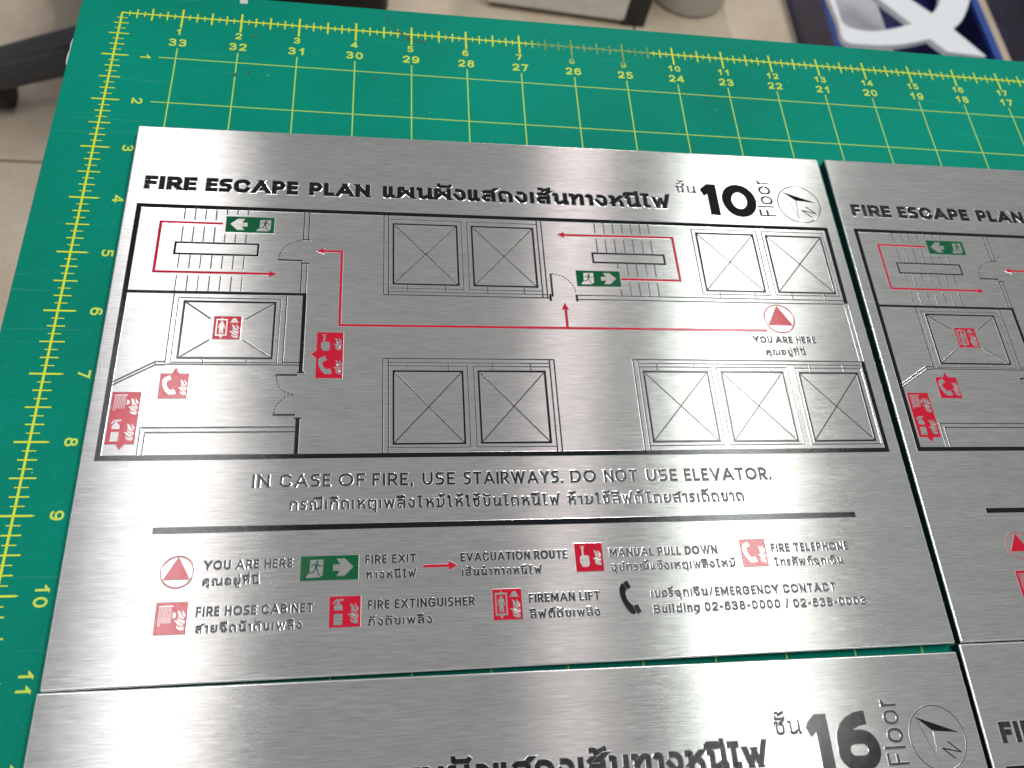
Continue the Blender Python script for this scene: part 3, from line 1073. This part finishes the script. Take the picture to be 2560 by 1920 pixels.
    red_sign('hose_cabinet_symbol', rectpts(1.17, 7.505, 1.54, 7.88), [sym_hose], [(1.17, 7.505, 1.54, 7.88)])
    red_sign('extinguisher_symbol', rectpts(3.225, 7.505, 3.61, 7.885), [sym_ext], [(3.225, 7.505, 3.61, 7.885)])
    red_sign('fireman_lift_symbol', rectpts(5.285, 7.49, 5.665, 7.88), [sym_lift], [(5.285, 7.49, 5.665, 7.88)])
    # handset
    k = INK()
    sym_phone(box_map(6.93, 7.42, 7.39, 7.92), k, .008, 0, 0, 1.0, .006)
    ink_obj(k, 'handset_symbol', IB, root)
    # lettering
    words([((s_, a, b, 6.06, .18, .030), dict(gap=.20)) for s_, a, b in (('IN', 2.18, 2.40), ('CASE', 2.53, 3.19), ('OF', 3.29, 3.64), ('FIRE,', 3.74, 4.28), ('USE', 4.41, 4.85), ('STAIRWAYS.', 4.97, 6.36), ('DO', 6.47, 6.84), ('NOT', 6.96, 7.44), ('USE', 7.58, 8.03), ('ELEVATOR.', 8.14, 9.46))], 'warning_lettering')
    words([(('กรณีเกิดเหตุเพลิงไหม้ให้ใช้บันไดหนีไฟ', 2.67, 6.29, 6.375, .128, .0245), dict(gap=.24)), (('ห้ามใช้ลิฟต์โดยสารเด็ดขาด', 6.40, 8.98, 6.375, .128, .0245), dict(gap=.24))], 'warning_lettering')
    k = INK()
    k.strip([(1.015, 6.605), (10.64, 6.615)], .075)
    ink_obj(k, 'divider_bar', IB, root)
    LH, LS, TS = .114, .0215, .0195
    for en, a, b, y, th_, c, d, y2 in (
            ('YOU ARE HERE', 9.655, 10.71, 3.805, 'คุณอยู่ที่นี่', 9.82, 10.48, 4.02),
            ('YOU ARE HERE', 1.68, 2.75, 7.12, 'คุณอยู่ที่นี่', 1.68, 2.35, 7.315),
            ('FIRE EXIT', 3.66, 4.31, 7.105, 'ทางหนีไฟ', 3.67, 4.31, 7.30),
            ('EVACUATION ROUTE', 4.89, 6.32, 7.115, 'เส้นนำทางหนีไฟ', 4.90, 5.96, 7.305),
            ('MANUAL PULL DOWN', 6.91, 8.44, 7.115, 'อุปกรณ์แจ้งเหตุเพลิงไหม้', 6.91, 8.67, 7.305),
            ('FIRE TELEPHONE', 9.235, 10.40, 7.12, 'โทรศัพท์ฉุกเฉิน', 9.25, 10.27, 7.315),
            ('FIRE HOSE CABINET', 1.64, 3.03, 7.685, 'สายฉีดน้ำดับเพลิง', 1.65, 2.90, 7.88),
            ('FIRE EXTINGUISHER', 3.70, 5.05, 7.68, 'ถังดับเพลิง', 3.71, 4.50, 7.88),
            ('FIREMAN LIFT', 5.76, 6.71, 7.675, 'ลิฟต์ดับเพลิง', 5.765, 6.69, 7.875)):
        words([((en, a, b, y, LH, LS), dict(gap=.20)), ((th_, c, d, y2, .088, TS), dict(gap=.26))], 'legend_lettering', 0.0075, 0.003)
    words([(('เบอร์ฉุกเฉิน/', 7.41, 8.28, 7.675, .090, TS), dict(gap=.26)), (('EMERGENCY CONTACT', 8.31, 10.07, 7.685, LH, LS), dict(gap=.22)),
           (('Building', 7.42, 8.06, 7.88, LH, LS), dict(gap=.20)), (('02-638-0000', 8.13, 9.21, 7.88, LH, LS), dict(gap=.20)),
           (('/', 9.285, 9.33, 7.88, LH, LS), {}), (('02-638-0003', 9.40, 10.47, 7.885, LH, LS), dict(gap=.20))], 'contact_lettering', 0.0075, 0.003)


def number(root, digits):
    k = INK()
    # heavy figures drawn as outlines of strokes
    k.poly([(9.26, .83), (9.28, .79), (9.40, .69), (9.555, .69), (9.555, 1.35), (9.385, 1.35), (9.385, .895), (9.31, .945)])
    w = .165
    x0, x1, y0, y1 = 9.635 + w / 2, 10.255 - w / 2, .675 + w / 2, 1.365 - w / 2
    if digits == '10':
        P = [(Vector(p), -1.0) for p in ((x0, y0), (x1, y0), (x1, y1), (x0, y1))]
        k.strip([tuple(q) for q in fillet(P, True)], w, True)
    else:
        x1 -= .04
        ym = .98
        P = [(Vector(p), 1.0) for p in ((x0, ym), (x1, ym), (x1, y1), (x0, y1))]
        k.strip([tuple(q) for q in fillet(P, True)], w, True)
        P = [(Vector((x0, y1 - .22)), 0), (Vector((x0, y0)), -.95), (Vector((x1 - .04, y0)), 0)]
        k.strip([tuple(q) for q in fillet(P, False)], w, False)
    ink_obj(k, 'floor_number', [BLACK, RIM], root)


GROUPP = 'etched steel fire escape plates on the cutting mat'
p1 = empty('sign_plate', (0.6737, -2.6733, 0.001), 0.0095)
tag(p1, 'steel fire escape plate for floor 10, in full view with route map and legend', 'sign plate', GROUPP)
plate_body(p1)
artwork(p1)
parts1 = list(p1.children)


def copy_plate(loc, rz, label):
    r = p1.copy()
    COL.objects.link(r)
    r.location = loc
    r.rotation_euler = (0, 0, rz)
    r['label'] = label
    for ch in parts1:
        c_ = ch.copy()
        COL.objects.link(c_)
        c_.parent = r
        for g_ in ch.children:
            d_ = g_.copy()
            COL.objects.link(d_)
            d_.parent = c_
    return r


p2 = copy_plate((12.462, -2.554, 0.001), 0.003, 'steel fire escape plan plate cut off by the right edge, beside the floor 10 plate')
p3 = copy_plate((0.726, -11.138, 0.001), 0.0018, 'steel fire escape plate for floor 16, only its top showing below the floor 10 plate')
p4 = copy_plate((12.444, -11.022, 0.001), 0.0, 'steel plate in the bottom right corner with only the first letters of its title showing')
number(p1, '10')
number(p3, '16')

# ------------------------------------------------------------------ cutting mat
mt = empty('cutting_mat', (0, 0, 0))
tag(mt, 'green cutting mat with yellow inch rulers and grid under the steel plates', 'cutting mat')
m = MB()
out = [(-0.69, 0.60), (34.7, 0.60), (34.7, -22.9), (-0.69, -22.9)]
m.box(-0.69, -22.9, -0.11, 34.7, 0.60, 0.0)
bevel(m.build('mat_sheet', MATG, mt), 0.012, 2)


def flat(mb, x0, y0, x1, y1, z, taper=0.0):
    if taper and abs(y1 - y0) > abs(x1 - x0):
        xm = (x0 + x1) / 2
        mb.add([(x0, y0 + taper, z), (xm, y0, z), (x1, y0 + taper, z), (x1, y1, z), (x0, y1, z)], [(0, 1, 2, 3, 4)])
    elif taper:
        ym = (y0 + y1) / 2
        mb.add([(x0, y0, z), (x1 - taper, y0, z), (x1, ym, z), (x1 - taper, y1, z), (x0, y1, z)], [(0, 1, 2, 3, 4)])
    else:
        mb.add([(x0, y0, z), (x1, y0, z), (x1, y1, z), (x0, y1, z)], [(0, 1, 2, 3)])


g = MB()
for i in range(1, 34):
    flat(g, i - .010, -21.3, i + .010, -0.765, 0.0022)
for j in range(1, 22):
    flat(g, 0.72, -j - .009, 33.3, -j + .009, 0.0030)
g.build('grid_print', YEL2, mt)
r = MB()
flat(r, -0.014, 0.016 - .03, 34.0, 0.014, 0.0024)
flat(r, -0.016, -22.0, 0.016, -0.014, 0.0024)
for i in range(1, 34 * 8):
    x = i / 8
    if i % 8 == 0:
        a, b, w_ = .18, -.28, .032
    elif i % 4 == 0:
        a, b, w_ = .14, -.16, .027
    elif i % 2 == 0:
        a, b, w_ = .10, -.125, .022
    else:
        a, b, w_ = .055, -.08, .018
    flat(r, x - w_ / 2, b, x + w_ / 2, a, 0.0032, .03)
for i in range(1, 22 * 8):
    y = -i / 8
    if i % 8 == 0:
        a, b, w_ = -.19, .26, .028
    elif i % 4 == 0:
        a, b, w_ = -.15, .18, .022
    elif i % 2 == 0:
        a, b, w_ = -.10, .14, .020
    else:
        a, b, w_ = -.065, .11, .015
    flat(r, a, y - w_ / 2, b, y + w_ / 2, 0.0032, .05 if i % 8 == 0 else 0)
r.build('ruler_print', YEL, mt)


class FLATINK(INK):
    def __init__(s, z):
        super().__init__(0.0, 0.0)
        s.z = z

    def lift(s):
        s.k = (s.k + 1) % 9
        return s.z + s.k * 0.0003

    def strip(s, pts, w, closed=False, ext=0.0, rim=None):
        n0 = len(s.f)
        super().strip(pts, w, closed, ext, 0.0)
        keep = [(f, mi) for f, mi in zip(s.f[n0:], s.mi[n0:]) if mi == 0]
        s.f[n0:] = [f for f, _ in keep]
        s.mi[n0:] = [0] * len(keep)

    def poly(s, pts, z=None, rim=None, mi=0, rmi=1):
        P = [(p[0], -p[1]) for p in pts]
        z = s.lift()
        ar = sum(P[i - 1][0] * P[i][1] - P[i][0] * P[i - 1][1] for i in range(len(P)))
        if ar < 0:
            P.reverse()
        s.add([(x, y, z) for x, y in P], [tuple(range(len(P)))])


WD = {'1': .5}


def numeral(s_, x, y, h, w, down=False):
    """each printed figure is a flat mesh of its own; down = reading down the left ruler"""
    adv = h * .98
    for i_, ch_ in enumerate(s_):
        kk = FLATINK(0.003)
        gw_ = h * LAT[ch_][0] * 1.16
        off = (i_ - (len(s_) - 1) / 2) * adv - gw_ / 2
        if down:
            text(kk, ch_, x, x + gw_, y + off, h, w, rot=-pi / 2)
        else:
            text(kk, ch_, x + off, x + off + gw_, y, h, w)
        kk.build('numeral', YEL3, mt)


for i in range(1, 34):
    numeral(str(i), i - .02, .44, .145, .028)
    numeral(str(34 - i), i - .01, .71, .168, .031)
for j in range(1, 22):
    numeral(str(j), .43, j, .168, .030, True)
# stains, nicks
k = FLATINK(0.0045)


def blot(pts, w0):
    k = FLATINK(0.0045)
    for i in range(len(pts) - 1):
        a, b = Vector(pts[i]), Vector(pts[i + 1])
        for q in range(4):
            p = a.lerp(b, q / 4)
            w_ = w0 * random.uniform(.5, 1.2)
            n_ = 7
            k.poly([(p.x + w_ * random.uniform(.6, 1.1) * cos(t * 2 * pi / n_), -p.y + w_ * 1.3 * random.uniform(.6, 1.1) * sin(t * 2 * pi / n_)) for t in range(n_)])
    k.build('ink_stain', STAIN, mt)


blot([(4.51, .50), (4.60, .30), (4.72, .10)], .020)
blot([(4.72, .10), (4.92, -.08), (4.98, -.12)], .032)
blot([(5.05, -.13), (5.28, -.17)], .028)
blot([(5.70, .58), (5.60, .30)], .012)
blot([(2.28, -.30), (2.24, -.36)], .030)
blot([(2.00, -1.26), (2.00, -1.30)], .035)
blot([(2.22, -1.20), (2.22, -1.23)], .02)
blot([(4.38, -1.1), (4.36, -1.2)], .02)
k = MB()
random.seed(3)
pts = [(-.688, -.62), (-.70, -.66), (-.715, -.72), (-.722, -.82), (-.715, -.95), (-.73, -1.10), (-.722, -1.25), (-.70, -1.32), (-.688, -1.33)]
k.add([(x, y, z) for x, y in pts for z in (-.06,)] + [(x + .012, y, -.012) for x, y in pts], [tuple(range(len(pts) + len(pts) - 1, len(pts) - 1, -1))] + [(i, i + 1, len(pts) + i + 1, len(pts) + i) for i in range(len(pts) - 1)])
k.build('torn_edge', FOAM, mt)
k = MB()
k.box(1.93, .45, -.10, 2.06, .66, .006)
k.build('tape_scrap', FOAM, mt)

# ------------------------------------------------------------------ table below
tb = empty('work_table', (0, 0, -29))
tag(tb, 'work table under the green cutting mat, hidden by it', 'table')
m = MB()
m.box(-.35, -24, 27.7, 40, .25, 28.885)
m.build('table_top', WOOD, tb)
for x, y in ((1.5, -1.6), (38, -1.6), (1.5, -22), (38, -22)):
    m = MB()
    m.box(x - .8, y - .8, 0, x + .8, y + .8, 27.7)
    m.build('leg', BLK, tb)

# ------------------------------------------------------------------ floor
FZ = -29.0
m = MB()
m.box(-160, -120, FZ - 1, 220, 260, FZ - .12)
f = m.build('floor', GROUT)
f['kind'] = 'structure'
tile = MB()
tile.box(.07, .07, -.12, 23.93, 23.93, 0)
first = None
for i in range(-2, 5):
    for j in range(0, 5):
        if first is None:
            first = tile.build('tile', FLOOR, f, (i * 24 - 2, j * 24 - 3.5, FZ))
            bevel(first, .06, 2)
            o = first
        else:
            o = first.copy()
            COL.objects.link(o)
            o.location = (i * 24 - 2, j * 24 - 3.5, FZ)

# ------------------------------------------------------------------ things on the floor
# office chair base on the left
ch = empty('office_chair', (-24, 27, FZ))
tag(ch, 'dark grey office chair base with castor on the tiled floor, left of the mat', 'office chair')


def bar(mb, a, b, wa, wb, ha, hb, mi=0):
    a, b = Vector(a), Vector(b)
    d = (b - a).normalized()
    s_ = Vector((-d.y, d.x, 0)).normalized()
    vs = []
    for p, w_, h_ in ((a, wa, ha), (b, wb, hb)):
        for u, v_ in ((-1, -1), (-1, .2), (-.55, 1), (.55, 1), (1, .2), (1, -1)):
            vs.append(p + s_ * (u * w_ / 2) + Vector((0, 0, v_ * h_ / 2)))
    n_ = 6
    mb.add(vs, [tuple(range(n_))[::-1], tuple(range(n_, 2 * n_))] + [(i, (i + 1) % n_, n_ + (i + 1) % n_, n_ + i) for i in range(n_)], mi)


def cyl(mb, c_, r_, h_, n_=28, r2=None, axis='z'):
    r2 = r_ if r2 is None else r2
    vs = []
    for zz, rr in ((0, r_), (h_, r2)):
        for i in range(n_):
            a = 2 * pi * i / n_
            q = (rr * cos(a), rr * sin(a), zz)
            if axis == 'x':
                q = (zz, q[0], q[1])
            vs.append((c_[0] + q[0], c_[1] + q[1], c_[2] + q[2]))
    mb.add(vs, [tuple(range(n_))[::-1], tuple(range(n_, 2 * n_))] + [(i, (i + 1) % n_, n_ + (i + 1) % n_, n_ + i) for i in range(n_)])


cxx = 0.0
m = MB()
cyl(m, (cxx, .0, 1.6), 1.7, 3.2)
m.build('hub', CHAIR, ch)
m = MB()
cyl(m, (cxx, 0, 4.8), .9, 10)
m.build('gas_column', CHAIR, ch)
for a, L_ in ((200.3, 12.6), (272, 12), (344, 12), (56, 12), (128, 12)):
    m = MB()
    e = (cxx + L_ * cos(radians(a)), L_ * sin(radians(a)), 2.4)
    bar(m, (cxx, 0, 3.6), e, 3.0, 2.3, 1.9, 1.3)
    bevel(m.build('base_arm', CHAIR, ch), .25, 3)
    m = MB()
    cyl(m, (e[0] * .88 - .1, e[1] * .88 + .3, 1.2), 1.2, 1.4, 24, None, 'x')
    bevel(m.build('castor', RUBBER, ch), .12, 2)
m = MB()
cyl(m, (cxx, 0, 15), 9.5, 3.0, 40, 10)
bevel(m.build('seat', RUBBER, ch), .8, 4)
ch.location = (-8.5, 28.4, FZ)

# black case at the top edge
m = MB()
m.box(-12, 34.6, FZ + .02, 4.2, 50, FZ + 9)
o = tag(bevel(m.build('black_case', BLK), .5, 3), 'black case on the floor behind the top left of the mat', 'case')
# white carton
cb = empty('white_carton', (11.0, 36.3, FZ), -0.08)
tag(cb, 'white carton with grey printing standing on the floor behind the mat', 'box')
m = MB()
m.box(0, 0, .35, 10.2, 9, 10)
bevel(m.build('carton_body', CARTON, cb), .35, 3)
m = MB()
m.box(.5, .5, 0, 9.7, 8.5, .34)  # black slab stands in for the shadow gap under the carton
m.build('carton_shadow_gap', BLK, cb)
k = FLATINK(0.0)
text(k, '20 mic', 0, 3.2, 0, 1.1, .17)
o = k.build('printed_lettering', INKG, cb)
o.rotation_euler = (pi / 2, 0, 0)
o.location = (4.0, -.02, 1.95)
# black post of a rack
m = MB()
m.box(20.95, 35.6, FZ + .02, 22.75, 37.4, FZ + 24)
tag(bevel(m.build('rack_post', BLK), .12, 2), 'black upright post between the white carton and the round white tub', 'post')
# round tub
tbm = empty('white_tub', (26.6, 39.9, FZ))
tag(tbm, 'round milky white plastic tub on the beige floor behind the mat', 'tub')
m = MB()
n_ = 48
prof = [(0, 0.05), (2.7, 0.05), (3.0, .25), (3.35, 5.2), (3.6, 5.25), (3.6, 5.7), (3.2, 5.8), (0, 5.8)]
vs = []
for rr, zz in prof:
    for i in range(n_):
        vs.append((rr * cos(2 * pi * i / n_), rr * sin(2 * pi * i / n_), zz))
m.add(vs, [(a * n_ + i, a * n_ + (i + 1) % n_, (a + 1) * n_ + (i + 1) % n_, (a + 1) * n_ + i) for a in range(len(prof) - 1) for i in range(n_)])
o = m.build('tub_body', BUCKET, tbm)
for p_ in o.data.polygons:
    p_.use_smooth = True


# blue crates
def crate(name, x0, y0, x1, y1, label, zt=4.0, tl=0.5):
    r_ = empty(name, (x0, y0, FZ))
    tag(r_, label, 'crate', 'blue plastic crates on the floor')
    W_, D_ = x1 - x0, y1 - y0
    m_ = MB()
    m_.box(0, 0, .02, W_, .45, zt - .4)
    m_.box(0, D_ - .45, .02, W_, D_, zt - .4)
    m_.box(0, .45, .02, .45, D_ - .45, zt - .4)
    m_.box(W_ - .45, .45, .02, W_, D_ - .45, zt - .4)
    m_.box(.45, .45, .02, W_ - .45, D_ - .45, .4)
    m_.build('crate_wall', NAVY, r_)
    m_ = MB()
    t = tl
    m_.box(-.1, -.1, zt - .38, W_ + .1, t, zt)
    m_.box(-.1, D_ - t, zt - .38, W_ + .1, D_ + .1, zt)
    m_.box(-.1, t, zt - .38, t, D_ - t, zt)
    m_.box(W_ - t, t, zt - .38, W_ + .1, D_ - t, zt)
    bevel(m_.build('crate_rim', BLUE, r_), .08, 2)
    return r_


c1 = crate('blue_crate', 34.75, 24, 47.3, 46, 'blue plastic crate holding the white cut out letter, top right of the photo')
c2 = crate('blue_crate', 52.8, 34.4, 65, 52, 'dark blue plastic crate in the top right corner, right of the crate with the letter')
# pale board lying in the first crate
m = MB()
m.box(35.4, 24.6, -27.9, 41.4, 45.3, -27.7)
tag(m.build('grey_board', PANEL), 'pale grey glossy board lying in the blue crate under the white letter', 'board')
# white cut-out letter
LP = [(34.68, 35.9), (34.90, 32.64), (34.95, 30.63), (36.44, 30.40), (38.43, 30.56), (40.14, 30.99), (41.57, 31.49), (42.58, 30.34), (45.52, 30.19), (43.73, 32.70), (44.82, 33.76), (46.12, 35.96), (47.0, 38.6), (44.73, 38.6), (43.48, 35.31), (42.52, 34.08), (41.25, 35.37), (39.1, 37.5), (36.9, 37.5), (38.71, 35.06), (40.59, 32.82), (38.44, 32.02), (36.79, 31.74), (35.29, 32.15), (35.19, 33.56), (35.15, 35.9)]
z0, z1 = -24.95, -24.55
SHARP = {0, 7, 8, 9, 12, 13, 15, 17, 18, 20, 25}
SHARP |= {6}
Q = []
for i in range(len(LP)):
    j = (i + 1) % len(LP)
    p1_, p2_ = Vector(LP[i]), Vector(LP[j])
    p0_ = p1_ if i in SHARP else Vector(LP[i - 1])
    p3_ = p2_ if j in SHARP else Vector(LP[(j + 1) % len(LP)])
    for k_ in range(5):
        t = k_ / 5
        Q.append(tuple(0.5 * ((2 * p1_) + (p2_ - p0_) * t + (2 * p0_ - 5 * p1_ + 4 * p2_ - p3_) * t * t + (3 * p1_ - p0_ - 3 * p2_ + p3_) * t ** 3)))
LP = Q
m = MB()
n_ = len(LP)
ar = sum(LP[i - 1][0] * LP[i][1] - LP[i][0] * LP[i - 1][1] for i in range(n_))
if ar < 0:
    LP = LP[::-1]
m.add([(x, y, z1) for x, y in LP] + [(x, y, z0) for x, y in LP], [tuple(range(n_)), tuple(range(2 * n_ - 1, n_ - 1, -1))] + [((i + 1) % n_, i, n_ + i, n_ + (i + 1) % n_) for i in range(n_)])
tag(m.build('cut_out_letter', WHITE), 'white acrylic cut out letter with crossing strokes lying on the blue crate', 'letter')
